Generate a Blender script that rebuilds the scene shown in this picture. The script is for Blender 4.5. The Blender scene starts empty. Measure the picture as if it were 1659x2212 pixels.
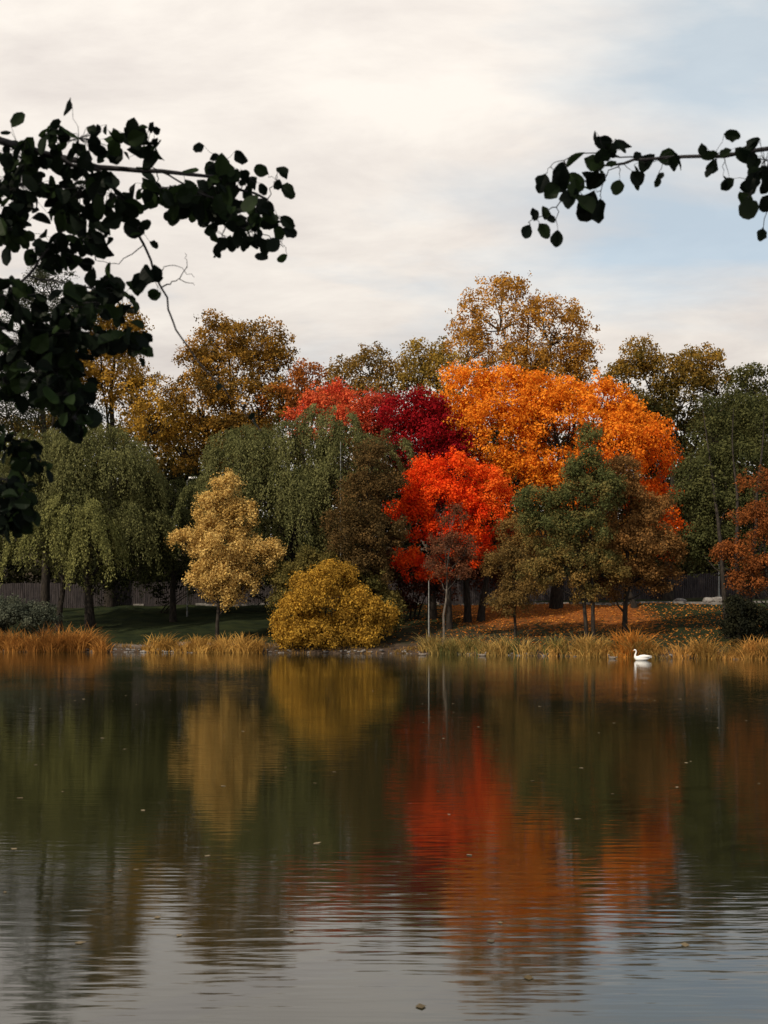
import bpy, math
import numpy as np
from mathutils import Vector

scene = bpy.context.scene

# ------------------------------------------------------------------ utilities
def nrm(v):
    return v / (np.linalg.norm(v, axis=-1, keepdims=True) + 1e-9)

def make_obj(name, parts, mats, smooth=(), loc=None):
    V, F, C, M = [], [], [], []
    off = 0
    for v, f, c, m in parts:
        if len(v) == 0: continue
        v = np.asarray(v, dtype=np.float64); f = np.asarray(f, dtype=np.int64)
        V.append(v); F.append(f + off)
        if c is None: c = np.ones((len(v), 3))
        c = np.asarray(c, dtype=np.float64)
        if c.ndim == 1: c = np.tile(c, (len(v), 1))
        C.append(c); M.append(np.full(len(f), m))
        off += len(v)
    V = np.concatenate(V); F = np.concatenate(F); C = np.concatenate(C); M = np.concatenate(M)
    me = bpy.data.meshes.new(name)
    me.vertices.add(len(V)); me.vertices.foreach_set('co', V.astype(np.float32).ravel())
    me.loops.add(len(F) * 4); me.loops.foreach_set('vertex_index', F.astype(np.int32).ravel())
    me.polygons.add(len(F)); me.polygons.foreach_set('loop_start', (np.arange(len(F)) * 4).astype(np.int32))
    for m in mats: me.materials.append(m)
    me.polygons.foreach_set('material_index', M.astype(np.int32))
    sm = np.isin(M, list(smooth))
    me.polygons.foreach_set('use_smooth', sm)
    a = me.attributes.new('tint', 'FLOAT_COLOR', 'POINT')
    a.data.foreach_set('color', np.concatenate([C, np.ones((len(C), 1))], 1).astype(np.float32).ravel())
    me.update(calc_edges=True)
    ob = bpy.data.objects.new(name, me)
    scene.collection.objects.link(ob)
    return ob

def tube(pts, rad, sides=6):
    pts = np.asarray(pts, float); rad = np.asarray(rad, float)
    n = len(pts)
    T = np.gradient(pts, axis=0); T = nrm(T)
    ref = np.array([0.13, 1.0, 0.07]) if abs(T[:, 2]).mean() > 0.5 else np.array([0.05, 0.1, 1.0])
    A = nrm(np.cross(T, ref)); B = np.cross(T, A)
    th = np.linspace(0, 2 * np.pi, sides, endpoint=False)
    ring = A[:, None, :] * np.cos(th)[None, :, None] + B[:, None, :] * np.sin(th)[None, :, None]
    V = (pts[:, None, :] + ring * rad[:, None, None]).reshape(-1, 3)
    i = np.arange(n - 1)[:, None] * sides; j = np.arange(sides)[None, :]; j2 = (j + 1) % sides
    F = np.stack([i + j, i + j2, i + sides + j2, i + sides + j], -1).reshape(-1, 4)
    return V, F

def merge(L):
    V, F, o = [], [], 0
    for v, f in L:
        V.append(v); F.append(f + o); o += len(v)
    return np.concatenate(V), np.concatenate(F)

def box(x0, x1, y0, y1, z0, z1):
    V = np.array([[x0,y0,z0],[x1,y0,z0],[x1,y1,z0],[x0,y1,z0],[x0,y0,z1],[x1,y0,z1],[x1,y1,z1],[x0,y1,z1]], float)
    F = np.array([[0,3,2,1],[4,5,6,7],[0,1,5,4],[1,2,6,5],[2,3,7,6],[3,0,4,7]])
    return V, F

def curve(p0, p1, n, wob, rng, sag=0.0):
    t = np.linspace(0, 1, n)[:, None]
    P = np.asarray(p0) * (1 - t) + np.asarray(p1) * t
    w = rng.normal(0, wob, (n, 3)); w[0] = 0; w[-1] = 0
    P = P + w
    P[:, 2] += sag * np.sin(t[:, 0] * np.pi)
    return P

def leaf_quads(P, N, s, asp, rng, T=None):
    n = len(P)
    if T is None: T = rng.normal(size=(n, 3))
    T = nrm(T - N * (T * N).sum(1, keepdims=True)); B = np.cross(N, T)
    s = s[:, None]; a = asp
    V = np.stack([P - T * s * .5, P + B * s * a * .5 + T * s * .06, P + T * s * .5, P - B * s * a * .5 + T * s * .06], 1).reshape(-1, 3)
    F = np.arange(4 * n).reshape(-1, 4)
    return V, F

# ------------------------------------------------------------------ terrain profile
def shore(x):
    x = np.asarray(x, float)
    b = np.interp(x, [-400, -60, -28, -12, 0.6, 8.5, 15.7, 22.6, 40, 400], [70, 84, 82, 80, 78, 74.5, 70, 67.5, 62, 50])
    return b + 0.35 * np.sin(x * .55) + .22 * np.sin(x * 1.7 + 1) + .1 * np.sin(x * 4.1)

def ground_z(x, y):
    x = np.asarray(x, float); y = np.asarray(y, float)
    s = y - shore(x)
    z = np.interp(s, [-12, -1.5, -.3, .3, 1.2, 28, 33, 46, 62, 95, 300, 3000], [-2.2, -.6, -.12, .16, .38, 3.62, 3.68, 4.4, 10.5, 15, 17, 17])
    near = np.interp(y, [-200, -4, 1.5, 3.2, 4.2, 8, 20], [2.5, 1.3, .85, .4, -.15, -1.2, -2.2])
    bump = .06 * np.sin(x * .9 + y * .4) + .05 * np.sin(y * 1.1 - x * .35)
    return np.where(y < 30, near, z + np.where(s > 2, bump, 0))

# ------------------------------------------------------------------ materials
def new_mat(name):
    m = bpy.data.materials.new(name); m.use_nodes = True
    nt = m.node_tree; nt.nodes.clear()
    out = nt.nodes.new('ShaderNodeOutputMaterial')
    return m, nt, out

def N_(nt, t, **kw):
    n = nt.nodes.new(t)
    for k, v in kw.items(): setattr(n, k, v)
    return n

def leaf_material(name, transl=.3, gloss=.04):
    m, nt, out = new_mat(name)
    at = N_(nt, 'ShaderNodeAttribute', attribute_name='tint')
    d = N_(nt, 'ShaderNodeBsdfDiffuse'); t = N_(nt, 'ShaderNodeBsdfTranslucent')
    a = N_(nt, 'ShaderNodeMixShader'); a.inputs[0].default_value = transl
    L = nt.links.new
    L(at.outputs['Color'], d.inputs['Color']); L(at.outputs['Color'], t.inputs['Color'])
    L(d.outputs[0], a.inputs[1]); L(t.outputs[0], a.inputs[2])
    if gloss > 0:
        g = N_(nt, 'ShaderNodeBsdfGlossy')
        g.inputs['Roughness'].default_value = .45; g.inputs['Color'].default_value = (.8, .8, .8, 1)
        b = N_(nt, 'ShaderNodeMixShader'); b.inputs[0].default_value = gloss
        L(a.outputs[0], b.inputs[1]); L(g.outputs[0], b.inputs[2]); L(b.outputs[0], out.inputs[0])
    else:
        L(a.outputs[0], out.inputs[0])
    return m

def solid_material(name, c1, c2, scale=3, rough=.8, bump=.3, stretch=(1, 1, 1), metallic=0, spec=.3):
    m, nt, out = new_mat(name); L = nt.links.new
    tc = N_(nt, 'ShaderNodeTexCoord'); mp = N_(nt, 'ShaderNodeMapping'); mp.inputs['Scale'].default_value = stretch
    no = N_(nt, 'ShaderNodeTexNoise'); no.inputs['Scale'].default_value = scale; no.inputs['Detail'].default_value = 5
    cr = N_(nt, 'ShaderNodeValToRGB'); cr.color_ramp.elements[0].position = .35; cr.color_ramp.elements[1].position = .65
    cr.color_ramp.elements[0].color = (*c1, 1); cr.color_ramp.elements[1].color = (*c2, 1)
    bs = N_(nt, 'ShaderNodeBsdfPrincipled'); bs.inputs['Roughness'].default_value = rough; bs.inputs['Metallic'].default_value = metallic
    bs.inputs['Specular IOR Level'].default_value = spec
    bp = N_(nt, 'ShaderNodeBump'); bp.inputs['Strength'].default_value = bump; bp.inputs['Distance'].default_value = .05
    L(tc.outputs['Object'], mp.inputs[0]); L(mp.outputs[0], no.inputs[0]); L(no.outputs[0], cr.inputs[0])
    L(cr.outputs[0], bs.inputs['Base Color']); L(no.outputs[0], bp.inputs['Height']); L(bp.outputs[0], bs.inputs['Normal'])
    L(bs.outputs[0], out.inputs[0])
    return m

M_leaf = leaf_material('autumn_leaves', .3, 0)
M_dark = leaf_material('alder_leaves', .3, .006)
M_reed = leaf_material('reed_blades', .25, 0)
M_bark = solid_material('bark', (.012, .010, .009), (.042, .034, .027), 4, stretch=(3, 3, .6), spec=.1)
M_bark_pale = solid_material('pale_bark', (.05, .04, .032), (.15, .125, .10), 3, stretch=(2, 2, 1))
M_twig = solid_material('twig_bark', (.012, .011, .012), (.04, .038, .042), 20)
M_fence = solid_material('fence_wood', (.022, .019, .021), (.062, .052, .052), 2, stretch=(4, 4, .4), spec=.1)
M_metal = solid_material('galvanised_metal', (.12, .12, .11), (.2, .2, .19), 6, rough=.5, bump=.05, metallic=.3)
M_white = solid_material('white_enamel', (.75, .75, .73), (.8, .8, .78), 6, rough=.5, bump=.02)
M_stone = solid_material('stone', (.10, .09, .085), (.26, .24, .22), 3)

# ------------------------------------------------------------------ tree builder
def crown(lobes, cols, rng, leaf=.24, cr=.85, dens=1.0, lpc=95, asp=.7, accent=None, flat=.85, jit=.1, stray=.15):
    VV, FF, CC, twigs = [], [], [], []
    off = 0
    c1, c2 = np.array(cols[0]), np.array(cols[1])
    for (x, y, z, rx, rz) in lobes:
        ry = (rx + rz) * .5
        rm = (rx + ry + rz) / 3
        c_r = min(cr, rm * .5)
        n = max(5, int(4 * np.pi * rm ** 2 / (c_r ** 2 * 2.0) * dens))
        d = rng.normal(size=(n, 3)); d = nrm(d)
        d[:, 2] = np.where((d[:, 2] < -.35) & (rng.random(n) < .6), -d[:, 2], d[:, 2])
        f = 1 - .5 * rng.random(n) ** 1.7
        st = rng.random(n) < stray
        f = np.where(st, rng.uniform(1.08, 1.32, n), f)
        rad = np.maximum(np.array([rx, ry, rz]) - .4 * c_r, .3)
        ctr = np.array([x, y, z]) + d * rad * f[:, None]
        R_ = c_r * rng.uniform(.4, 1.3, n) * np.where(st, .6, 1)
        sq = rng.uniform(.65, 1.35, (n, 3)) * np.array([1, 1, flat])
        k = np.maximum(8, (lpc * (R_ / cr) ** 2 * (.24 / leaf) ** 1.6 * rng.uniform(.7, 1.2, n)).astype(int))
        idx = np.repeat(np.arange(n), k); m = len(idx)
        e = nrm(rng.normal(size=(m, 3)) * .85 + d[idx] * .4 + np.array([0, 0, .25]))
        rr = rng.uniform(.3, 1.12, m) ** .8
        P = ctr[idx] + e * (R_[idx] * rr)[:, None] * sq[idx]
        P += rng.normal(0, jit, (m, 3))
        Nn = nrm(e + rng.normal(size=(m, 3)) * .6)
        s = leaf * rng.uniform(.55, 1.3, m)
        v, fq = leaf_quads(P, Nn, s, asp, rng)
        ct = rng.random(n)
        t = np.clip(ct[idx] * .65 + rng.random(m) * .45 - .05, 0, 1)[:, None]
        col = c1 * (1 - t) + c2 * t
        if accent is not None:
            ac, fn = accent
            w = np.clip(fn(P) + (ct[idx] - .5) * .5 + rng.normal(0, .12, m), 0, 1)[:, None]
            col = col * (1 - w) + np.array(ac) * w
        col = col * rng.uniform(.78, 1.2, (m, 1))
        VV.append(v); FF.append(fq + off); CC.append(np.repeat(col, 4, 0)); off += len(v)
        sel = rng.choice(n, min(n, 9), replace=False)
        for q in sel: twigs.append((np.array([x, y, z - rz * .35]), ctr[q]))
    return np.concatenate(VV), np.concatenate(FF), np.concatenate(CC), twigs

def wood(base, lobes, rng, r0, stems=1, lean=0, twigs=(), top=None, fork=(.45, .7)):
    L = []
    bx, by = base; bz = float(ground_z(bx, by)) - .15
    zs = [l[2] for l in lobes]
    zt = max(zs) if top is None else top
    cx = np.mean([l[0] for l in lobes]); cy = np.mean([l[1] for l in lobes])
    H = zt - bz
    for sidx in range(stems):
        ox = (sidx - (stems - 1) / 2) * r0 * 2.6
        tx = cx + ox * 3 + lean
        P = curve((bx + ox, by + rng.normal(0, .1), bz), (tx, cy, zt), 9, H * .008, rng)
        u = np.linspace(0, 1, 9); P[:, 0] = bx + ox + (P[:, 0] - bx - ox) * u ** .5; P[:, 1] = by + (P[:, 1] - by) * u ** .5
        rad = r0 / (stems ** .4) * np.interp(np.linspace(0, 1, 9), [0, .08, .5, 1], [1.25, 1, .62, .12])
        L.append(tube(P, rad, 8))
        for i, l in enumerate(lobes):
            if stems > 1 and i % stems != sidx: continue
            c = np.array(l[:3]); 
            h = bz + (c[2] - bz) * rng.uniform(*fork)
            tt = np.clip((h - bz) / H, .12, .9)
            j = tt * 8; i0 = int(j); p0 = P[i0] * (1 - (j - i0)) + P[min(i0 + 1, 8)] * (j - i0)
            rr = np.interp(tt, np.linspace(0, 1, 9), rad) * .5
            Q = curve(p0, c, 6, np.linalg.norm(c - p0) * .02, rng, sag=-.05 * np.linalg.norm(c - p0))
            L.append(tube(Q, rr * np.linspace(1, .3, 6), 6))
    for a, b in twigs:
        Q = curve(a, b, 4, np.linalg.norm(b - a) * .06, rng)
        L.append(tube(Q, r0 * np.array([.14, .1, .06, .02]), 4))
    return merge(L)

def tree(name, base, lobes, cols, seed, r0=.35, stems=1, lean=0, bark=None, top=None, mat=None, fork=(.45, .7), **kw):
    rng = np.random.default_rng(seed)
    lobes = [(x, base[1] + dy, z, rx, rz) for (x, dy, z, rx, rz) in lobes]
    v, f, c, tw = crown(lobes, cols, rng, **kw)
    wv, wf = wood(base, lobes, rng, r0, stems, lean, tw, top, fork)
    return make_obj(name, [(wv, wf, None, 0), (v, f, c, 1)], [bark or M_bark, mat or M_leaf], smooth=(0,))

def willow(name, base, lobes, cols, seed, r0=.4, nst=420, length=(1.6, 4.4), leaf=.22, zmin=2.6):
    rng = np.random.default_rng(seed)
    lobes = [(x, base[1] + dy, z, rx, rz) for (x, dy, z, rx, rz) in lobes]
    c1, c2 = np.array(cols[0]), np.array(cols[1])
    PP, TT, CC, NNs, tw = [], [], [], [], []
    for (x, y, z, rx, rz) in lobes:
        ry = (rx + rz) / 2
        n = int(nst * (rx * rz) / 9)
        g = max(6, n // 13)
        gd = rng.normal(size=(g, 3)); gd[:, 2] = np.abs(gd[:, 2]) * .9 - .15; gd = nrm(gd)
        gi = rng.integers(0, g, n)
        d = nrm(gd[gi] + rng.normal(0, .10, (n, 3)))
        f = (1.12 - .42 * rng.random(g) ** 1.2)[gi]
        S = np.array([x, y, z]) + d * np.array([rx, ry, rz]) * f[:, None]
        Lg = (rng.uniform(length[0], length[1], g)[gi]) * rng.uniform(.6, 1.1, n)
        Lg = np.minimum(Lg, np.maximum(S[:, 2] - zmin - rng.uniform(0, 1.2, n), .5))
        k = np.maximum(5, (Lg * 10).astype(int))
        idx = np.repeat(np.arange(n), k); m = len(idx)
        t = rng.random(m)
        out = d[idx] * np.array([1, 1, 0])
        l = Lg[idx]
        sway = rng.normal(0, .4, (g, 2))[gi][idx]
        P = S[idx] + out * (np.sqrt(t) * 1.3 * np.minimum(l, 3) * .36)[:, None]
        P[:, :2] += sway * t[:, None]
        P[:, 2] += .35 * np.sin(np.minimum(t * 4, np.pi)) * .9 - t ** 1.3 * l
        P += rng.normal(0, .085, (m, 3))
        T = out * (1.2 * (1 - t))[:, None] + np.array([0, 0, -1.0]) + rng.normal(0, .4, (m, 3))
        gt = rng.random(g)[gi]
        q = np.clip(gt[idx] * .6 + rng.random(m) * .45, 0, 1)[:, None]
        col = (c1 * (1 - q) + c2 * q) * rng.uniform(.8, 1.2, (m, 1))
        PP.append(P); TT.append(T); CC.append(col); NNs.append(d[idx] * .9 + np.array([0, 0, .2]))
        for w in range(8):
            j = rng.integers(0, n); tw.append((np.array([x, y, z - rz * .4]), S[j]))
    P = np.concatenate(PP); T = np.concatenate(TT); C = np.concatenate(CC)
    Nn = nrm(rng.normal(size=(len(P), 3)) * .8 + np.concatenate(NNs))
    v, fq = leaf_quads(P, Nn, leaf * rng.uniform(.6, 1.25, len(P)), .42, rng, T=T)
    wv, wf = wood(base, lobes, rng, r0, 1, 0, tw)
    return make_obj(name, [(wv, wf, None, 0), (v, fq, np.repeat(C, 4, 0), 1)], [M_bark, M_leaf], smooth=(0,))

# ------------------------------------------------------------------ back row
tree('oak_tree', (13.5, 115), [(11.7, 0, 32.8, 4.4, 4.0), (8.4, 0, 29.3, 3.0, 2.7), (16.9, 0, 31.2, 3.8, 3.7), (19.4, 0, 28.6, 2.6, 2.4),
     (14, 0, 27.6, 5.2, 2.6), (17.5, 1, 26, 4, 3)], ((.24, .13, .03), (.62, .30, .045)), 1, r0=.55, dens=.88, leaf=.25, lpc=80)
tree('oak_tree', (5, 113), [(4.1, 0, 27.8, 2.6, 2.4), (6.3, 0, 26.8, 2.8, 2.5), (3.2, 0, 25, 2.8, 2.8), (7.5, 0, 23.5, 3, 3)],
     ((.16, .12, .03), (.40, .25, .045)), 2, r0=.4, dens=.8, leaf=.25, lpc=80)
tree('oak_tree', (-1.4, 114), [(-1.4, 0, 27.4, 3.1, 2.3), (-3.9, 0, 26, 2.3, 2.2), (.7, 0, 26.4, 2.2, 2.2), (-1.5, 0, 23.8, 4, 2.6), (-5.5, 0, 23.5, 2.6, 2.2)],
     ((.11, .085, .028), (.32, .18, .04)), 3, r0=.4, dens=.8, leaf=.25, lpc=80)
tree('oak_tree', (-14.5, 110), [(-16.3, 0, 29.2, 2.8, 2.6), (-12.1, 0, 28.3, 3.2, 2.7), (-18.5, 0, 26.6, 2.1, 2), (-14.7, 0, 25.7, 3.8, 3.2),
     (-10.3, 0, 26.8, 1.8, 1.8), (-17.4, -1, 22.6, 4, 3.4), (-12, -1, 22.6, 4, 3.2), (-19.2, -1, 18.8, 3.6, 3), (-14, -1, 19, 4, 3)],
     ((.07, .05, .016), (.46, .24, .04)), 4, r0=.5, leaf=.25, lpc=88, dens=.95)
tree('maple_tree', (-8, 108), [(-7, 0, 24.6, 2.2, 2), (-9.2, 0, 22.8, 2.7, 2.4), (-6, 0, 21.5, 2.6, 2.4)],
     ((.18, .07, .02), (.46, .15, .028)), 5, leaf=.25, dens=.9)
tree('lime_tree', (-26, 108), [(-25, 0, 29.2, 2.6, 2.8), (-27.6, 0, 30.5, 2.3, 2.3), (-26.3, 0, 25.9, 4, 3.4), (-23.2, 0, 23.3, 3.5, 3),
     (-29.8, 0, 25, 3.6, 3), (-21.5, -3, 20.2, 2.8, 2.4)], ((.14, .09, .02), (.58, .32, .045)), 6, leaf=.25, dens=.95, r0=.5)
tree('pine_tree', (-31, 104), [(-30.4, 0, 32.6, 2.4, 2.6), (-32.8, 0, 30.1, 2.4, 2.2), (-28.3, 0, 29.5, 2.6, 2), (-31.7, 0, 25, 3.8, 3.2),
     (-34.5, 0, 21.7, 3.8, 3.2), (-29, 0, 21, 3.5, 3)], ((.022, .028, .018), (.06, .065, .035)), 7, leaf=.24, dens=1.05, r0=.4, asp=.38)
tree('oak_tree', (27, 108), [(24.2, 0, 27, 2.1, 2), (22.8, 0, 24.8, 2, 2), (26.4, 0, 25.5, 2.7, 2.3), (29.9, 0, 26, 2.3, 2.1), (28.1, 0, 23.2, 3.5, 3),
     (31.6, 0, 24.2, 2, 2), (25, 0, 21.6, 3, 3), (31, 0, 20, 3.6, 3)], ((.08, .07, .022), (.46, .25, .04)), 8, leaf=.25, dens=.95, r0=.45,
     accent=((.045, .052, .02), lambda P: np.clip((26.3 - P[:, 2]) * .2, 0, .8)))
tree('lime_tree', (35, 106), [(34.1, 0, 24, 2.3, 2.2), (36.8, 0, 22.5, 2.8, 2.6), (35, 0, 19.5, 3.6, 3), (32, 0, 18, 3, 3)], ((.045, .052, .018), (.13, .12, .04)), 9, leaf=.25)

rng = np.random.default_rng(40)
L, W = [], []
for i, x in enumerate(np.arange(-62, 64, 4.2)):
    y = 124 + rng.uniform(-3, 5); top = 25.0 + rng.uniform(-2.2, 2.0); gz = float(ground_z(x, y))
    L += [(x + rng.normal(0, .6), y, top - 2.6, 3.3, 3.0), (x + rng.normal(0, 1), y, top - 7, 4, 3.6), (x + rng.normal(0, 1), y - 1, top - 12, 4, 4)]
    W.append(tube([(x, y, gz - .3), (x + .2, y, 12), (x, y, top - 3)], [.35, .25, .1], 6))
v, f, c, tw = crown(L, ((.04, .042, .016), (.20, .125, .028)), rng, leaf=.38, cr=1.1, dens=.85, lpc=125)
wv, wf = merge(W)
make_obj('distant_trees', [(wv, wf, None, 0), (v, f, c, 1)], [M_bark, M_leaf])
L = []
for x in np.arange(-60, 62, 3.2):
    L += [(x + rng.normal(0, .6), 113 + rng.uniform(-1, 2), 6.3, 2.8, 2.8), (x + rng.normal(0, .6), 114 + rng.uniform(-1, 2), 10.5, 3, 3.0), (x, 116, 14.5, 3, 3)]
v, f, c, tw = crown(L, ((.012, .015, .009), (.04, .037, .016)), rng, leaf=.42, cr=1.2, dens=1.0, lpc=150)
make_obj('shrub_thicket', [(v, f, c, 0)], [M_leaf])

# ------------------------------------------------------------------ middle row
tree('orange_maple_tree', (14.5, 96), [(7.05, 0, 21.2, 2.5, 2.4), (10.2, 0, 21.5, 2.3, 2.1), (12.6, 0, 21.3, 2.2, 2.1), (9, -.5, 17.9, 4.2, 3.5),
     (15.6, 0, 20.5, 2.2, 2.1), (18, 0, 20.5, 2.4, 2.2), (14.5, -1, 17.9, 3.9, 3.4), (20.3, 0, 19, 2.5, 2.3), (22.3, 0, 17.7, 1.9, 1.8),
     (19.5, -1, 16.3, 3.8, 3.4), (22.7, 0, 15.3, 2, 2), (10.8, -1, 13.9, 3.6, 3), (22.3, 0, 12, 2.6, 2.5), (16, -1, 13.5, 4, 3), (24, 0, 9, 1.8, 1.8)],
     ((.68, .18, .012), (.90, .37, .035)), 10, r0=.5, leaf=.23, dens=1.15,
     accent=((.74, .10, .010), lambda P: np.clip((18 - P[:, 2]) * .09 + (P[:, 0] - 18) * .07, 0, .75)))
tree('crimson_maple_tree', (4, 94), [(1.2, 0, 19.2, 2, 1.7), (3.1, 0, 19.4, 1.8, 1.7), (4.6, 0, 18.7, 1.9, 1.7), (3.8, -.5, 17.1, 2.6, 2.2), (6.5, 0, 16.3, 2.1, 1.8),
     (1.9, 0, 17.5, 1.9, 1.8), (5.4, -.5, 15, 2.4, 1.9), (2.5, -.5, 15, 2, 1.8)], ((.16, .007, .011), (.38, .013, .017)), 11, leaf=.22)
tree('red_maple_tree', (-3.5, 98), [(-4.4, 0, 21, 1.7, 1.7), (-6, 0, 20.3, 1.6, 1.5), (-2.4, 0, 20.5, 1.9, 1.7), (-7.6, 0, 19.2, 1.2, 1.3), (-.8, 0, 20.4, 1.7, 1.6),
     (-3.6, 0, 18.8, 2.8, 2), (-.5, 0, 18, 2, 2)], ((.56, .055, .03), (.76, .19, .06)), 12, leaf=.22,
     accent=((.34, .035, .03), lambda P: np.clip((P[:, 0] + 2.9) * .3, 0, .85)))
tree('scarlet_maple_tree', (5, 87), [(3.2, 0, 13.1, 1.9, 1.7), (5.7, 0, 13.4, 1.8, 1.7), (7.8, 0, 12.4, 2, 1.6), (2.1, 0, 11.6, 1.2, 1.1), (4.6, 0, 11.4, 2.6, 2),
     (7.4, 0, 10.2, 2.3, 1.9), (2.5, 0, 9.5, 1.6, 1.6), (4.8, 0, 8.8, 2, 1.7), (1.8, 0, 6.4, 1.5, 1.3), (6.6, 0, 7.7, 1.8, 1.6), (.9, 2, 11, .8, .8), (9.3, 0, 11.2, 1.2, 1.1), (3.8, 0, 6.2, 1.3, 1.0)],
     ((.72, .028, .007), (.88, .11, .014)), 13, leaf=.19, dens=.85, cr=.65, r0=.22, fork=(.6, .8),
     accent=((.86, .20, .025), lambda P: np.clip((P[:, 0] - 6) * .25 + (P[:, 2] - 12) * .15, 0, .5)))
WG = ((.065, .072, .026), (.205, .20, .078))
willow('willow_tree', (-24, 93), [(-27.6, 0, 15.0, 3.4, 3), (-23.1, 0, 14.8, 3.8, 3.1), (-30.6, 0, 13.2, 3, 2.6), (-25, 0, 16.2, 2.8, 2.2), (-20.6, 0, 13.4, 2.2, 2),
     (-25.5, 0, 11, 4.5, 2.5), (-21, 0, 10, 3, 2.3), (-30, 0, 9.5, 3, 2.4)], WG, 14, r0=.4, nst=600)
willow('willow_tree', (-26, 91), [(-24.4, -1, 10, 2.5, 2.2), (-26.6, -1, 8.6, 2.2, 1.8), (-22.6, -1, 8.3, 1.9, 1.8)], ((.12, .125, .04), (.28, .27, .095)), 15, r0=.28, nst=600, length=(1.5, 4.2))
willow('willow_tree', (-18, 97), [(-18.3, 0, 10.6, 2.8, 2.6), (-20, 0, 8.3, 2.5, 2.2), (-16, 0, 8.5, 2.4, 2.2), (-17.5, 0, 12.6, 2.2, 2)], ((.035, .042, .018), (.10, .105, .04)), 16, r0=.3, nst=560)
willow('willow_tree', (-7, 90), [(-11.3, 0, 15.2, 2.9, 2.5), (-7.9, 0, 15.8, 2.8, 2.2), (-4.4, 0, 17, 2.3, 2.3), (-2.4, 0, 15.4, 2.3, 2.1), (.5, 1, 15.6, 1.7, 1.7),
     (-12.9, 0, 13, 1.9, 1.8), (-8.4, -1, 12.1, 3.7, 2.6), (-4.7, -1, 12.3, 3, 2.6), (-11.5, 0, 9.5, 2.2, 2), (-7, -1, 8.5, 3, 2)], WG, 17, r0=.4, nst=600)
tree('alder_tree', (-1.3, 84), [(-.9, 0, 13.9, 1.5, 1.9), (-1.7, 0, 11.2, 2, 1.9), (-2.9, 0, 8.8, 1.9, 1.7), (-.2, 0, 8.4, 1.9, 1.8), (-1.4, 0, 5.9, 2, 1.6), (.4, 0, 12, 1.4, 1.5)],
     ((.06, .045, .02), (.17, .10, .036)), 18, leaf=.17, dens=.95, r0=.18, jit=.12, stray=.25, cr=.6, lpc=75)
tree('yellow_birch_tree', (-12.3, 84), [(-11.7, 0, 11.5, 1.1, 1.5), (-12.6, 0, 10.1, 1.4, 1.4), (-10.5, 0, 9.8, 1.1, 1.3), (-14.6, 0, 8.2, 1.2, .8), (-12, 0, 7.7, 2.2, 2.0),
     (-9.4, 0, 6.9, 1.4, 1.3), (-13, 0, 5.3, 1.4, 1.3), (-10.5, 0, 4.9, 1.3, 1.2), (-8.1, 0, 7.4, .8, .7), (-11.6, 0, 5.5, 1.4, 1.6), (-11.8, 0, 3.9, 1.2, .8)],
     ((.44, .27, .07), (.74, .52, .18)), 19, leaf=.16, dens=.8, r0=.14, bark=M_bark, cr=.4, lpc=75, jit=.14, stray=.28, flat=1.1)
tree('golden_bush', (-4.2, 80.7), [(-4.2, 0, 3.8, 2.6, 2.2), (-6.2, 0, 2.3, 1.7, 1.6), (-2, 0, 2.5, 1.8, 1.8), (-3.6, 0, 5.2, 1.4, 1.2), (-7.2, 0, 1.6, 1.1, 1.0),
     (-.3, 0, 2.5, 1.1, 1.2), (-4.2, -.9, 1.2, 3, 1.1), (-1.5, -.8, 1.0, 1.5, .9), (-6.4, -.7, .9, 1.3, .8)], ((.20, .11, .02), (.60, .35, .05)), 20, leaf=.17, r0=.1, stems=3, cr=.48, lpc=75, jit=.14, stray=.3, dens=.85, flat=1)
tree('olive_bush', (-6, 84), [(-5.1, 0, 6.2, 1.7, 1.4), (-6.7, 0, 5.2, 1.5, 1.4), (-6.3, 0, 3.4, 2, 1.7), (-1.2, 0, 4, 1.7, 1.7), (.2, 0, 2.8, 1.3, 1.5), (-2.5, 0, 5.6, 1.3, 1.2)], ((.06, .06, .02), (.22, .17, .05)), 21, leaf=.18, r0=.1, stems=2, cr=.5, jit=.13, stray=.25)
tree('green_alder_tree', (13.8, 76), [(13.8, 0, 14.0, .8, 1.3), (13.5, 0, 12.2, 1.5, 1.4), (14.5, 0, 10.6, 1.8, 1.6), (12.2, 0, 10, 1.4, 1.3), (10, 0, 10.2, 1.2, 1.1),
     (10.6, 0, 8.4, 1.8, 1.5), (13.2, 0, 8.1, 2.1, 1.7), (12.2, 0, 6.3, 1.9, 1.4), (14.6, 0, 5.6, 1.5, 1.2), (13.2, 0, 4.6, 1.5, 1.0), (10.4, 0, 5.4, 1.3, 1.0)],
     ((.05, .062, .024), (.165, .17, .058)), 22, leaf=.15, r0=.18, stems=2, cr=.5, lpc=90, dens=.8, jit=.12, stray=.25, accent=((.28, .145, .04), lambda P: np.clip((9.0 - P[:, 2]) * .13, 0, .6)))
tree('brown_alder_tree', (16.5, 78), [(16.4, 0, 12.3, 1.1, 1.3), (16.2, 0, 10.5, 1.8, 1.6), (18.1, 0, 9.5, 1.6, 1.5), (17.1, 0, 7.6, 2.3, 1.8), (15.2, 0, 6.9, 1.6, 1.3), (19.1, 0, 7, 1.4, 1.2), (17.1, 0, 5.3, 1.9, 1.1), (19.0, 0, 5.0, 1.4, 1.0), (15.4, 0, 4.6, 1.3, .9)],
     ((.13, .075, .03), (.34, .165, .05)), 23, leaf=.15, r0=.18, cr=.5, lpc=85, dens=.85, jit=.12, stray=.25)
tree('alder_tree', (9.2, 79.8), [(9.1, 0, 8.4, 1.1, 1.2), (9.8, 0, 6.5, 1.8, 1.4), (8.2, 0, 6.2, 1.2, 1.1), (9.5, 0, 4.2, 1.6, 1.1), (8.3, 0, 3.4, 1.1, .8)], ((.10, .075, .03), (.28, .165, .05)), 24,
     leaf=.14, r0=.1, cr=.45, dens=.65, lpc=78, jit=.13, stray=.3)
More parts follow.
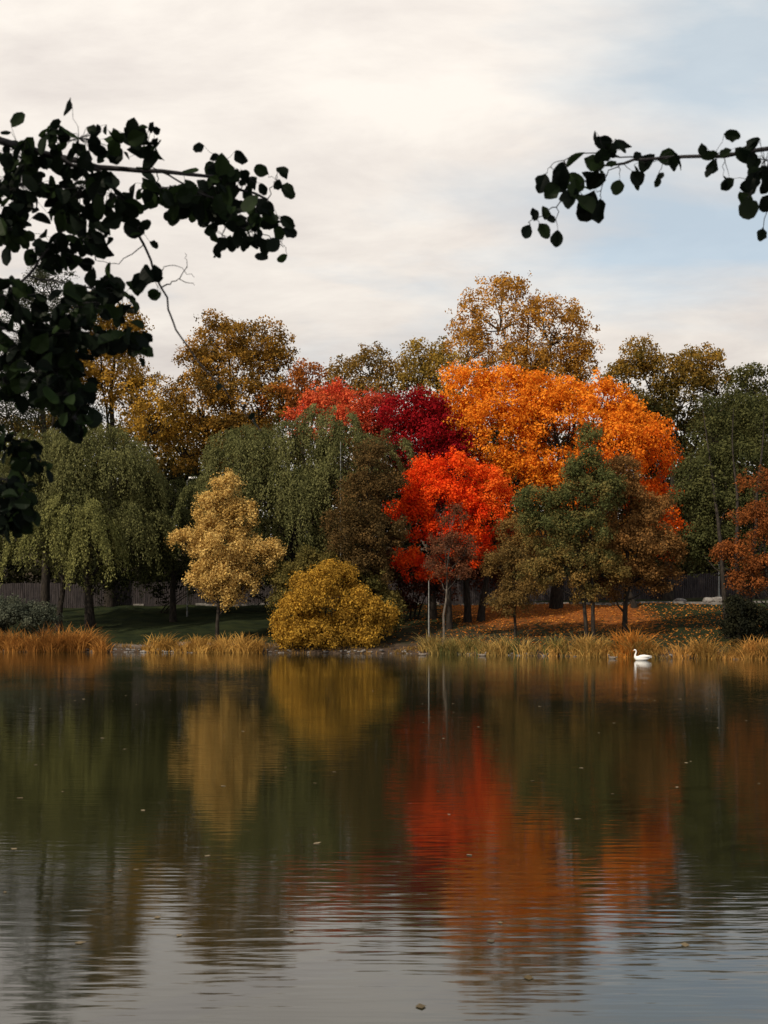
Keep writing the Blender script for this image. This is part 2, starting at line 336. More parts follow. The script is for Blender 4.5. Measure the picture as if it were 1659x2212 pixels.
tree('birch_tree', (4.2, 80), [(4.8, 0, 9.3, 1.0, 1.1), (4.3, 0, 7.5, 1.3, 1.1), (5.6, 0, 7.2, 1.2, 1.1), (3.6, 0, 5.9, 1, .8), (5.2, 0, 5.4, 1.1, .8)], ((.09, .045, .03), (.24, .09, .04)), 25,
     leaf=.13, r0=.10, cr=.42, dens=.5, lpc=55, bark=M_bark_pale, jit=.13, stray=.3, fork=(.65, .85))
tree('lime_tree', (23.4, 75), [(25, 8, 17.2, 2.4, 1.7), (23.9, 7, 15.2, 2.1, 1.8), (27, 7, 16.2, 2.3, 1.9), (25.6, 6, 13.2, 2.8, 2.2), (22.6, 5, 12.5, 2.3, 1.9), (21.7, 4, 10.1, 2.0, 1.7),
     (25, 5, 9.8, 2.8, 2.1), (23.0, 4, 7, 2.4, 1.9), (28.4, 5, 11.1, 2.6, 2.2), (27.5, 5, 7.6, 2.4, 2), (25.5, 3, 5.6, 2.2, 1.4), (21.4, 4, 7.4, 1.4, 1.3), (23.5, 4, 9, 2.2, 2)], ((.036, .044, .019), (.12, .12, .042)), 26, leaf=.18, r0=.28, stems=3, dens=1.25)
tree('rust_maple_tree', (25.2, 73.5), [(24.4, 0, 11, 1.4, 1.2), (23.8, 0, 8.6, 1.5, 1.2), (25.3, 0, 8, 1.7, 1.5), (22.9, 0, 6.5, 1.5, 1.0), (24.7, 0, 5.3, 1.6, 1.2), (21.9, 0, 6.6, .8, .6), (23.4, 0, 4.6, 1.3, .9)],
     ((.12, .045, .018), (.36, .115, .03)), 27, leaf=.15, r0=.13, cr=.45, dens=.5, lpc=65, jit=.13, stray=.3)
tree('dark_bush', (23, 72.2), [(22.6, 0, 1.6, 1.1, 1.0), (24.1, 0, 1.7, 1.3, 1.1), (23.3, 0, 2.6, .9, .8), (22.4, 0, 3.0, .7, .9)], ((.012, .014, .011), (.035, .035, .018)), 28, leaf=.15, r0=.14, stems=3, cr=.5)
tree('russet_bush', (2.5, 95), [(2.7, 0, 4.6, 2.2, 1.7), (-1.5, 0, 4.6, 2.3, 2), (.6, 0, 6.5, 2, 1.6), (5, 0, 5.5, 1.8, 1.8), (7.2, 1, 6.2, 1.7, 1.6), (9.5, 1, 6.5, 2, 1.6)],
     ((.035, .016, .012), (.11, .036, .02)), 29, leaf=.22, r0=.12, stems=3)
tree('greygreen_bush', (-26.5, 84), [(-27.3, 0, 2.4, 1.5, 1.2), (-25.5, 0, 2.3, 1.3, 1.1), (-28.8, 0, 2.6, 1.4, 1.3)], ((.05, .06, .045), (.13, .14, .095)), 30, leaf=.15, r0=.08, stems=3, cr=.42, jit=.13, stray=.3)
tree('understory_bush', (-20, 103), [(-20, 0, 5.8, 2.6, 2), (-15.5, 0, 5.8, 2.6, 2.2), (-25, 0, 5.6, 2.4, 1.9), (-11, 0, 5.8, 2.6, 2.2), (-7, 0, 5.8, 2.6, 2.4)], ((.014, .018, .010), (.04, .042, .018)), 31,
     leaf=.26, r0=.1, stems=3)  # understory shrubs with very dark green leaves
tree('maple_tree', (7.2, 91), [(6.4, 0, 10.5, 1.5, 1.5), (8, 0, 8.5, 1.5, 1.3), (9.8, 0, 8.8, 1.5, 1.3)], ((.36, .06, .02), (.62, .18, .03)), 33, r0=.4, stems=2)
tree('maple_tree', (20.5, 93), [(20, 0, 8.5, 2.4, 2), (17, 0, 8.5, 2.2, 1.8), (13.5, 0, 8, 2.2, 1.8)], ((.10, .07, .02), (.38, .16, .03)), 34, r0=.25)

# ------------------------------------------------------------------ ground
xs = np.concatenate([[-3000, -1200, -500, -200, -110, -80], np.arange(-60, 60.1, .4), [80, 110, 200, 500, 1200, 3000]])
ys = np.concatenate([[-400, -100, -20, -6, -2, 0, 1.5, 2.4, 3.2, 3.7, 4.2, 5, 6.5, 8, 12, 20, 40, 52], np.arange(58, 125, .4), [130, 135, 142, 150, 165, 180, 240, 400, 900, 3000]])
X, Y = np.meshgrid(xs, ys)
Z = ground_z(X, Y)
V = np.stack([X, Y, Z], -1).reshape(-1, 3)
nx, ny = len(xs), len(ys)
i = np.arange(ny - 1)[:, None] * nx; j = np.arange(nx - 1)[None, :]
F = np.stack([i + j, i + j + 1, i + nx + j + 1, i + nx + j], -1).reshape(-1, 4)
s = V[:, 1] - shore(V[:, 0])
litter = np.clip(np.interp(V[:, 0], [3, 8, 19, 23, 30], [.3, .9, .9, .2, .1]) * np.interp(s, [2, 8, 14, 26, 29], [.2, .35, .65, 1, .2]), 0, 1)
litter = np.maximum(litter, np.interp(V[:, 0], [-9, -4, 7, 10], [0, .3, .4, 0]) * (s > 1))
path = np.interp(s, [28, 28.4, 32.6, 33], [0, 1, 1, 0]) + np.interp(s, [.9, 1.4, 2.6, 3.2], [0, 1, 1, 0]) * np.interp(V[:, 0], [-21, -19, -6, -4], [0, 1, 1, 0]) * .8
dirt = np.interp(s, [-1, 0, .9, 3.2], [1, 1, .9, 0]) + np.interp(s, [40, 46], [0, .7]) + np.interp(V[:, 0], [-2, 3, 14, 20], [0, .55, .35, 0]) * np.interp(s, [2, 6, 16], [1, .8, 0])
col = np.stack([litter, path, np.clip(dirt, 0, 1)], 1)
m, nt, out = new_mat('ground_cover'); L_ = nt.links.new
at = N_(nt, 'ShaderNodeAttribute', attribute_name='tint'); sp = N_(nt, 'ShaderNodeSeparateColor'); L_(at.outputs['Color'], sp.inputs[0])
tc = N_(nt, 'ShaderNodeTexCoord')
def noise(sc, det=5):
    n = N_(nt, 'ShaderNodeTexNoise'); n.inputs['Scale'].default_value = sc; n.inputs['Detail'].default_value = det
    L_(tc.outputs['Object'], n.inputs[0]); return n
def ramp(src, p0, p1, c0, c1):
    r = N_(nt, 'ShaderNodeValToRGB'); e = r.color_ramp.elements
    e[0].position = p0; e[1].position = p1; e[0].color = (*c0, 1); e[1].color = (*c1, 1); L_(src, r.inputs[0]); return r
def mixc(f, a, b):
    x = N_(nt, 'ShaderNodeMix', data_type='RGBA'); L_(f, x.inputs[0]); L_(a, x.inputs[6]); L_(b, x.inputs[7]); return x.outputs[2]
g = ramp(noise(.8).outputs[0], .3, .7, (.009, .014, .007), (.026, .032, .012))
lit = ramp(noise(5, 8).outputs[0], .3, .7, (.08, .028, .010), (.34, .115, .025))
ma = N_(nt, 'ShaderNodeMath', operation='ADD'); nn = noise(2.2, 8)
L_(nn.outputs[0], ma.inputs[0]); L_(sp.outputs[0], ma.inputs[1])
ms = N_(nt, 'ShaderNodeMath', operation='MULTIPLY'); ms.inputs[1].default_value = .74
L_(ma.outputs[0], ms.inputs[0])
th2 = ramp(ms.outputs[0], .70, .86, (0, 0, 0), (1, 1, 1))
c = mixc(th2.outputs[0], g.outputs[0], lit.outputs[0])
dr = ramp(noise(1.6, 8).outputs[0], .3, .7, (.03, .022, .017), (.10, .07, .05)); c = mixc(sp.outputs[2], c, dr.outputs[0])
pr = ramp(noise(2, 6).outputs[0], .3, .7, (.15, .12, .105), (.24, .205, .18)); c = mixc(sp.outputs[1], c, pr.outputs[0])
bs = N_(nt, 'ShaderNodeBsdfPrincipled'); bs.inputs['Roughness'].default_value = .95; bs.inputs['Specular IOR Level'].default_value = .05
L_(c, bs.inputs['Base Color'])
bp = N_(nt, 'ShaderNodeBump'); bp.inputs['Distance'].default_value = .08; bp.inputs['Strength'].default_value = .6
L_(noise(9, 8).outputs[0], bp.inputs['Height']); L_(bp.outputs[0], bs.inputs['Normal']); L_(bs.outputs[0], out.inputs[0])
make_obj('ground', [(V, F, col, 0)], [m], smooth=(0,))

# ------------------------------------------------------------------ water
m, nt, out = new_mat('lake_water'); L_ = nt.links.new
tc = N_(nt, 'ShaderNodeTexCoord')
def wn(scale, stretch, det, rough=.5):
    mp = N_(nt, 'ShaderNodeMapping'); mp.inputs['Scale'].default_value = stretch
    n = N_(nt, 'ShaderNodeTexNoise'); n.inputs['Scale'].default_value = scale; n.inputs['Detail'].default_value = det; n.inputs['Roughness'].default_value = rough
    L_(tc.outputs['Object'], mp.inputs[0]); L_(mp.outputs[0], n.inputs[0]); return n.outputs[0]
a = wn(1.0, (1.4, 8.5, 1), 2, .45); b = wn(1.0, (.25, .8, 1), 2); patch = wn(.12, (.5, 1.4, 1), 2)
mr = N_(nt, 'ShaderNodeMapRange'); mr.inputs[1].default_value = .38; mr.inputs[2].default_value = .62; mr.inputs[3].default_value = .6; mr.inputs[4].default_value = 1.5
L_(patch, mr.inputs[0])
mu = N_(nt, 'ShaderNodeMath', operation='MULTIPLY'); L_(a, mu.inputs[0]); L_(mr.outputs[0], mu.inputs[1])
ad = N_(nt, 'ShaderNodeMath', operation='ADD'); L_(mu.outputs[0], ad.inputs[0]); L_(b, ad.inputs[1])
bp = N_(nt, 'ShaderNodeBump'); bp.inputs['Strength'].default_value = 1; bp.inputs['Distance'].default_value = .0026
L_(ad.outputs[0], bp.inputs['Height'])
bs = N_(nt, 'ShaderNodeBsdfPrincipled'); bs.inputs['Base Color'].default_value = (.014, .015, .006, 1); bs.inputs['Roughness'].default_value = .05
bs.inputs['IOR'].default_value = 1.9
L_(bp.outputs[0], bs.inputs['Normal']); L_(bs.outputs[0], out.inputs[0])
xs = np.array([-1500, -300, -60, 0, 60, 300, 1500.]); ys = np.array([2.5, 20, 60, 90.])
X, Y = np.meshgrid(xs, ys); V = np.stack([X, Y, X * 0], -1).reshape(-1, 3); nx, ny = 7, 4
i = np.arange(ny - 1)[:, None] * nx; j = np.arange(nx - 1)[None, :]
F = np.stack([i + j, i + j + 1, i + nx + j + 1, i + nx + j], -1).reshape(-1, 4)
make_obj('water', [(V, F, None, 0)], [m])

# ------------------------------------------------------------------ reeds
def reeds(name, x0, x1, n, h, cols, seed, wid=.045, s0=-.35, s1=.9, per=60, spread=.28):
    rng = np.random.default_rng(seed)
    nt_ = max(6, n // per)
    tx = rng.uniform(x0, x1, nt_); ts = rng.uniform(s0, s1, nt_); thh = rng.uniform(.3, 1.3, nt_); tt = rng.random(nt_)
    wgt = thh / thh.sum(); gi = rng.choice(nt_, n, p=wgt)
    x = tx[gi] + rng.normal(0, spread, n); y = shore(x) + ts[gi] + rng.normal(0, .18, n)
    z = np.maximum(ground_z(x, y), -.05) - .03
    hh = h * thh[gi] * rng.uniform(.4, 1.15, n)
    an = rng.uniform(0, 2 * np.pi, n); ln = rng.uniform(.2, 1.2, n) * hh
    dx, dy = np.cos(an), np.sin(an)
    wx = rng.normal(size=n); wy = rng.normal(size=n) * .4; q = np.hypot(wx, wy) + 1e-6; wx, wy = wx / q, wy / q
    rows = []
    for t, w in ((0, .8), (.4, 1), (.75, .7), (1, .1)):
        px = x + dx * ln * t ** 1.8; py = y + dy * ln * t ** 1.8; pz = z + hh * (t - .3 * t ** 3 * (ln / hh))
        for sg in (-1, 1): rows.append(np.stack([px + sg * wx * wid * w * .5, py + sg * wy * wid * w * .5, pz], 1))
    V = np.stack(rows, 1).reshape(-1, 3)
    b = np.arange(n)[:, None] * 8
    F = np.concatenate([b + np.array([[0, 1, 3, 2]]), b + np.array([[2, 3, 5, 4]]), b + np.array([[4, 5, 7, 6]])])
    c1, c2 = np.array(cols[0]), np.array(cols[1]); t = np.clip(tt[gi] * .8 + rng.random(n) * .35 - .05, 0, 1)[:, None]
    C = (c1 * (1 - t) + c2 * t) * rng.uniform(.7, 1.2, (n, 1))
    make_obj(name, [(V, F, np.repeat(C, 8, 0), 0)], [M_reed])
RG = ((.16, .065, .018), (.54, .25, .06))
reeds('reeds', -34, -19.8, 4200, 1.5, RG, 1, per=65)
reeds('reeds', -17.2, -8.6, 2000, 1.1, ((.22, .11, .025), (.58, .34, .09)), 2, per=45)
reeds('reeds', 2.6, 9.6, 1900, 1.15, ((.08, .10, .035), (.54, .33, .10)), 3, per=45)
reeds('reeds', 9.8, 16, 2000, 1.2, ((.08, .11, .035), (.58, .32, .09)), 4, per=45)
reeds('reeds', 15.5, 32, 4600, 1.2, ((.14, .10, .03), (.58, .29, .075)), 5, per=50)
reeds('reeds', 14.6, 15.8, 450, 1.6, ((.40, .14, .025), (.66, .28, .05)), 6)
reeds('shore_grass', -60, 60, 7000, .36, ((.06, .05, .018), (.36, .20, .055)), 8, wid=.04, s0=-.1, s1=2.4, per=20, spread=.4)

# ------------------------------------------------------------------ fallen and floating leaves
rng = np.random.default_rng(50); n = 14000
x = rng.uniform(-8, 30, n); s = rng.uniform(2, 29, n) ; y = shore(x) + s
keep = rng.random(n) < np.interp(x, [-8, 2, 8, 24, 30], [.1, .3, 1, .9, .3]) * np.interp(s, [2, 10, 29], [.4, .7, 1]); x, y = x[keep], y[keep]; n = len(x)
P = np.stack([x, y, ground_z(x, y) + .04], 1); Nn = nrm(rng.normal(0, .4, (n, 3)) + np.array([0, -.1, 1]))
v, f = leaf_quads(P, Nn, rng.uniform(.1, .2, n), .8, rng)
C = np.array([.34, .09, .018]) + rng.random((n, 1)) * np.array([.32, .19, .035])
make_obj('fallen_leaves', [(v, f, np.repeat(C, 4, 0), 0)], [M_leaf])
n = 190; y = 7 + 60 * rng.random(n) ** 1.1; x = rng.uniform(-.36, .36, n) * (y + 4) * 1.2
P = np.stack([x, y, np.full(n, .006)], 1); Nn = nrm(rng.normal(0, .05, (n, 3)) + np.array([0, 0, 1]))
v, f = leaf_quads(P, Nn, rng.uniform(.05, .12, n), .7, rng); v[:, 2] = np.maximum(v[:, 2], .003)
C = np.array([.12, .09, .05]) + rng.random((n, 1)) * np.array([.24, .2, .14])
make_obj('floating_leaves', [(v, f, np.repeat(C, 4, 0), 0)], [M_leaf])

# ------------------------------------------------------------------ fence, lamps, rocks
Ls = []; rng = np.random.default_rng(3)
x = -62.0
while x < 62:
    y = 109.0; z0 = float(ground_z(x, y)); h = 2.3 + rng.uniform(-.04, .04)
    Ls.append(box(x, x + .16, y, y + .025, z0 - .02, z0 + h)); x += .20
for x in np.arange(-62, 62, 2.5):
    z0 = float(ground_z(x, 109)); Ls.append(box(x, x + .12, 109.08, 109.2, z0 - .2, z0 + 2.45))
for zz in (.5, 1.9): 
    for x in np.arange(-62, 62, 2.5):
        z0 = float(ground_z(x + 1, 109)); Ls.append(box(x + .122, x + 2.498, 109.028, 109.078, z0 + zz, z0 + zz + .1))
fv, ff = merge(Ls)
make_obj('wooden_fence', [(fv, ff, None, 0)], [M_fence])
Ls = []
xx = np.arange(-60, 60.1, 1.0)
for a_, b_ in zip(xx[:-1], xx[1:]):
    y0 = float(shore((a_ + b_) / 2)) + 27.9; z0 = float(ground_z((a_ + b_) / 2, y0 + .4))
    Ls.append(box(a_ + .004, b_ - .004, y0, y0 + .2, z0 - .5, z0 + .16))
kv, kf = merge(Ls); make_obj('path_kerb', [(kv, kf, None, 0)], [M_stone])

def lamp(name, x, y, h, r=.06, arm=0, head=True):
    z0 = float(ground_z(x, y)) - .05; P = [tube([(x, y, z0), (x, y, z0 + .5), (x, y, z0 + .52), (x, y, z0 + h), (x, y, z0 + h + .01)], [r * 1.8, r * 1.8, r, r * .6, .005], 10)]
    parts = []
    if arm:
        P.append(tube([(x, y, z0 + h - .05), (x + arm * .5, y - .1, z0 + h + .15), (x + arm, y - .2, z0 + h + .2)], [r * .6] * 3, 8))
    hv, hf = merge(P); parts.append((hv, hf, None, 0))
    if head:
        cx = x + arm
        a = tube([(cx - .35, y - .2, z0 + h + .2), (cx - .3, y - .2, z0 + h + .2), (cx + .1, y - .2, z0 + h + .22), (cx + .38, y - .2, z0 + h + .2), (cx + .42, y - .2, z0 + h + .2)], [.02, .09, .12, .08, .01], 10)
        parts.append((a[0], a[1], None, 1))
    make_obj(name, parts, [M_metal, M_white], smooth=(0, 1))
lamp('street_lamp', -17.3, 100, 12.0, arm=.5, r=.05)
lamp('flag_pole', -3.3, 86.5, 14.6, r=.045, head=False)
lamp('lamp_post', 3.15, 80, 4.6, r=.055, head=False)
lamp('lamp_post', 30.6, 104, 3.6, r=.08, head=False)

def rock(name, x, y, rx, rz, seed):
    rng = np.random.default_rng(seed); z = float(ground_z(x, y))
    u = np.linspace(0, 2 * np.pi, 14, endpoint=False); w = np.linspace(-.5 * np.pi + .05, .5 * np.pi - .05, 9)
    U, Wd = np.meshgrid(u, w); r = 1 + .16 * np.sin(3 * U + seed) * np.cos(Wd) + .08 * rng.normal(size=U.shape) * np.cos(Wd)
    V = np.stack([x + rx * r * np.cos(U) * np.cos(Wd), y + rx * .7 * r * np.sin(U) * np.cos(Wd), z + rz * .55 + rz * r * np.sin(Wd)], -1).reshape(-1, 3)
    i = np.arange(8)[:, None] * 14; j = np.arange(14)[None, :]; F = np.stack([i + j, i + (j + 1) % 14, i + 14 + (j + 1) % 14, i + 14 + j], -1).reshape(-1, 4)
    return V, F
v, f = rock('r', 25.2, 97, .55, .35, 4); make_obj('boulder', [(v, f, None, 0)], [M_stone])
v, f = merge([rock('r', 27.4, 96, .5, .3, 5), rock('r', 28.3, 96.3, .7, .3, 6)]); make_obj('boulder', [(v, f, None, 0)], [M_stone])
Ls = []; rng = np.random.default_rng(12)
for k in range(260):
    x = rng.uniform(-34, 32); y = float(shore(x)) + rng.uniform(-.15, .35); q = rng.uniform(.05, .16); Ls.append(rock('s', x, y, q, q * .5, k))
v, f = merge(Ls); make_obj('shore_stones', [(v, f, None, 0)], [M_stone])

# ------------------------------------------------------------------ swan and ducks
def loft(pts, y, rw, rh, sides=16):
    pts = np.array([(p[0], y, p[1]) for p in pts], float)
    n0 = len(pts); t = np.linspace(0, n0 - 1, (n0 - 1) * 4 + 1)
    def cat(a):
        a = np.asarray(a, float); i = np.clip(np.floor(t).astype(int), 0, n0 - 2); u = t - i
        p = lambda k: a[np.clip(i + k, 0, n0 - 1)]
        uu = u[:, None] if a.ndim > 1 else u
        return .5 * (2 * p(0) + (p(1) - p(-1)) * uu + (2 * p(-1) - 5 * p(0) + 4 * p(1) - p(2)) * uu ** 2 + (3 * p(0) - p(-1) - 3 * p(1) + p(2)) * uu ** 3)
    P = cat(pts); rw = np.maximum(cat(rw), .002); rh = np.maximum(cat(rh), .002)
    T = nrm(np.gradient(P, axis=0)); A = np.tile([0, 1., 0], (len(P), 1)); B = np.cross(T, A)
    th = np.linspace(0, 2 * np.pi, sides, endpoint=False)
    V = (P[:, None] + A[:, None] * np.cos(th)[None, :, None] * rw[:, None, None] + B[:, None] * np.sin(th)[None, :, None] * rh[:, None, None]).reshape(-1, 3)
    i = np.arange(len(P) - 1)[:, None] * sides; j = np.arange(sides)[None, :]; j2 = (j + 1) % sides
    return V, np.stack([i + j, i + j2, i + sides + j2, i + sides + j], -1).reshape(-1, 4)
M_swan = solid_material('swan_feathers', (.74, .74, .72), (.82, .82, .8), 12, rough=.8, bump=.15)
M_bill = solid_material('orange_bill', (.6, .2, .03), (.65, .24, .04), 10, rough=.4, bump=0)
M_black = solid_material('black_skin', (.01, .01, .01), (.02, .02, .02), 10, rough=.4, bump=0)
M_duck = solid_material('duck_feathers', (.08, .06, .045), (.24, .2, .16), 14)
def swan(x, y, sc):
    body = loft([(.55, .22), (.44, .18), (.3, .15), (.12, .12), (-.1, .11), (-.28, .13), (-.38, .19), (-.42, .29), (-.40, .39), (-.37, .47), (-.37, .55), (-.405, .605), (-.455, .61), (-.505, .585)], 0,
                [.01, .06, .14, .2, .21, .17, .1, .055, .043, .038, .037, .04, .042, .026], [.01, .035, .09, .14, .155, .15, .1, .055, .043, .038, .037, .04, .042, .024])
    w1 = loft([(-.26, .17), (-.15, .2), (.1, .23), (.32, .25), (.5, .27)], .13, [.01, .06, .08, .06, .006], [.01, .09, .11, .06, .006])
    w2 = loft([(-.26, .17), (-.15, .2), (.1, .23), (.32, .25), (.5, .27)], -.13, [.01, .06, .08, .06, .006], [.01, .09, .11, .06, .006])
    bill = loft([(-.495, .59), (-.53, .575), (-.57, .558), (-.605, .545), (-.61, .543)], 0, [.022, .02, .019, .014, .002], [.022, .016, .01, .006, .002], 10)
    knob = loft([(-.485, .61), (-.505, .612), (-.525, .6), (-.53, .595)], 0, [.004, .018, .014, .003], [.004, .016, .012, .003], 10)
    parts = []
    for (v, f), mi in ((body, 0), (w1, 0), (w2, 0), (bill, 1), (knob, 2)):
        parts.append((v * sc + np.array([x, y, -.01]), f, None, mi))
    make_obj('swan', parts, [M_swan, M_bill, M_black], smooth=(0, 1, 2))
swan(14.9, 65.6, 1.0)
def duck(x, y, sc, mir):
    b = loft([(.28, .12), (.2, .08), (.05, .05), (-.1, .05), (-.17, .09), (-.18, .15), (-.2, .2), (-.24, .2), (-.27, .18)], 0, [.01, .06, .1, .09, .06, .035, .04, .035, .012], [.01, .04, .08, .08, .06, .035, .04, .034, .01])
    bl = loft([(-.262, .185), (-.3, .175), (-.33, .172)], 0, [.014, .016, .008], [.01, .006, .003], 8)
    q = np.array([sc * mir, sc, sc])
    make_obj('duck', [(b[0] * q + np.array([x, y, 0]), b[1], None, 0), (bl[0] * q + np.array([x, y, 0]), bl[1], None, 1)], [M_duck, M_bill], smooth=(0, 1))
duck(2.5, 74, 1.1, 1); duck(6.3, 73, 1.1, -1); duck(13.7, 68.2, 1.1, 1)

# ------------------------------------------------------------------ overhanging alders at the near bank
rng = np.random.default_rng(99)
tpl_t = np.array([0, .12, .3, .5, .7, .86, .96, 1.0]); tpl_w = np.array([.04, .42, .85, 1.0, .95, .72, .42, .12])
def big_leaves(B, D, Nn, ln, wd):
    n = len(B); D = nrm(D); Nn = nrm(Nn - D * (Nn * D).sum(1, keepdims=True)); S = np.cross(D, Nn)
    rows = []
    curl = rng.uniform(-.3, .5, n); fold = rng.uniform(.02, .42, n)
    for t, w in zip(tpl_t, tpl_w):
        for k in (-1, 0, 1):
            jag = 1 + rng.normal(0, .1, n)
            p = B + D * (ln * (t + (rng.normal(0, .014, n) if k else 0)))[:, None] + S * (k * w * wd * .5 * jag)[:, None] + Nn * (abs(k) * fold * wd * w - curl * ln * t ** 2 * .6)[:, None]
            rows.append(p)
    V = np.stack(rows, 1).reshape(-1, 3); m = len(tpl_t) * 3
    q = []
    for r in range(len(tpl_t) - 1):
        for c in (0, 1): q.append([r * 3 + c, r * 3 + c + 1, r * 3 + 4 + c, r * 3 + 3 + c])
    F = (np.arange(n)[:, None, None] * m + np.array(q)[None]).reshape(-1, 4)
    return V, F, m
def limb_tubes(limbs, lr):
    W, nodes = [], []
    for pts, (ra, rb) in zip(limbs, lr):
        pts = np.array(pts, float); P = []
        for k in range(len(pts) - 1):
            for u in np.linspace(0, 1, 6)[:-1]: P.append(pts[k] * (1 - u) + pts[k + 1] * u)
        P.append(pts[-1]); P = np.array(P)
        for _ in range(2):
            Q = P.copy(); Q[1:-1] = P[:-2] * .25 + P[1:-1] * .5 + P[2:] * .25; P = Q
        P[1:-1] += rng.normal(0, .006, P[1:-1].shape)
        W.append(tube(P, np.geomspace(ra, rb, len(P)), 6)); nodes.append(P)
    return W, np.concatenate(nodes)
def alder(limbs, lr, trunk, trad, clusters, singles, shade_canopy):
    W, NODE = limb_tubes(limbs, lr)
    W.append(tube(trunk, trad, 12))
    BB, DD, NN_, LN = [], [], [], []
    for (x, z, rx, rz, n) in clusters:
        c = np.array([x, 6 + rng.normal(0, .12), z + .04]); k = np.argmin(((NODE - c) ** 2).sum(1))
        W.append(tube(curve(NODE[k], c, 5, .008, rng), np.linspace(.0032, .0018, 5), 5))
        for q in range(n):
            u = rng.normal(size=2); u = u / np.hypot(*u) * math.sqrt(rng.random()) * 1.1
            b = c + np.array([u[0] * rx, rng.normal(0, .12), u[1] * rz])
            if n > 1: W.append(tube(curve(c, b, 4, .006, rng), [.0018, .0016, .0013, .001], 4))
            BB.append(b); DD.append(np.array([rng.normal(0, .7), rng.normal(0, .4), -1 + abs(rng.normal(0, .65))])); NN_.append(np.array([rng.normal(0, .9), -1, rng.normal(0, .7)])); LN.append(rng.uniform(.05, .115) if n > 1 else .05)
    for (x, z, l) in singles:
        b = np.array([x, 6 + rng.normal(0, .04), z]); k = np.argmin(((NODE - b) ** 2).sum(1))
        W.append(tube(curve(NODE[k], b, 5, .004, rng), [.0025, .002, .0018, .0014, .001], 4))
        ang = rng.normal(0, .45)
        BB.append(b); DD.append(np.array([math.sin(ang), rng.normal(0, .2), -math.cos(ang)])); NN_.append(np.array([rng.normal(0, .35), -1, rng.normal(0, .3)])); LN.append(l)
    cx, cy, cr_, z0, z1, n = shade_canopy  # unseen crown leaves above the view, added to shade the branches
    for q in range(n):
        a = rng.uniform(0, 2 * np.pi); rr = cr_ * math.sqrt(rng.random())
        BB.append(np.array([cx + rr * math.cos(a), cy + rr * math.sin(a), rng.uniform(z0, z1)]))
        DD.append(rng.normal(size=3)); NN_.append(np.array([0, 0, 1]) + rng.normal(0, .5, 3)); LN.append(rng.uniform(.16, .3))
    BB = np.array(BB); DD = np.array(DD); NN_ = np.array(NN_); LN = np.array(LN)
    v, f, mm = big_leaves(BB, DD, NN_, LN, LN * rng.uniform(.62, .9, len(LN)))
    C = np.array([.006, .010, .007]) + rng.random((len(LN), 1)) ** 3 * np.array([.020, .036, .008])  # near-black green: shade under the tree put into the leaf colour
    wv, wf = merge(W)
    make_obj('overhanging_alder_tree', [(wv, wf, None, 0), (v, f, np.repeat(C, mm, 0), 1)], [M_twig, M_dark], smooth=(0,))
limbs = [
 [(-4.2, 4.6, 4.6), (-3.1, 5.4, 5.2), (-2.1, 5.9, 5.0), (-1.5, 6, 4.86), (-.95, 6, 4.84), (-.62, 6.05, 4.72)],
 [(-1.2, 6, 4.86), (-.9, 6, 4.7), (-.74, 6, 4.6), (-.6, 6, 4.5), (-.53, 6, 4.45)],
 [(-1.85, 5.9, 4.94), (-1.5, 6, 4.85), (-1.37, 6, 4.7), (-1.27, 6, 4.46), (-1.17, 6, 4.24), (-1.07, 6, 3.95), (-.86, 6.05, 3.72), (-.66, 6.1, 3.5)],
 [(-4.2, 4.6, 3.6), (-3.0, 5.2, 3.8), (-2.1, 5.9, 4.02), (-1.87, 6, 4.3), (-1.72, 6, 4.5), (-1.6, 6, 4.72)],
 [(-2.1, 5.9, 4.02), (-1.75, 6, 3.95), (-1.5, 6, 3.98), (-1.28, 6, 3.88)],
 [(-1.75, 6, 3.95), (-1.72, 6, 3.75), (-1.64, 6, 3.55), (-1.58, 6, 3.42)],
 [(-4.2, 4.6, 3.0), (-3.0, 5.2, 3.35), (-2.15, 5.9, 3.35), (-2.0, 6, 3.15), (-1.94, 6, 2.9)],
 [(-1.87, 6, 4.3), (-1.6, 6, 4.25), (-1.4, 6, 4.18)],
 [(-1.27, 6, 4.46), (-1.4, 6, 4.36), (-1.52, 6, 4.38)],
 [(-1.17, 6, 4.24), (-1.08, 6.0, 4.28), (-1.0, 6, 4.25)], [(-1.08, 6.0, 4.28), (-1.03, 6, 4.35), (-1.05, 6, 4.42)], [(-1.2, 6, 4.31), (-1.11, 6.0, 4.36), (-1.0, 6, 4.29)],
]
lr = [(.05, .006), (.005, .002), (.013, .003), (.04, .003), (.008, .003), (.005, .002), (.03, .004), (.006, .002), (.003, .0015), (.004, .0015), (.003, .0012), (.003, .0012)]
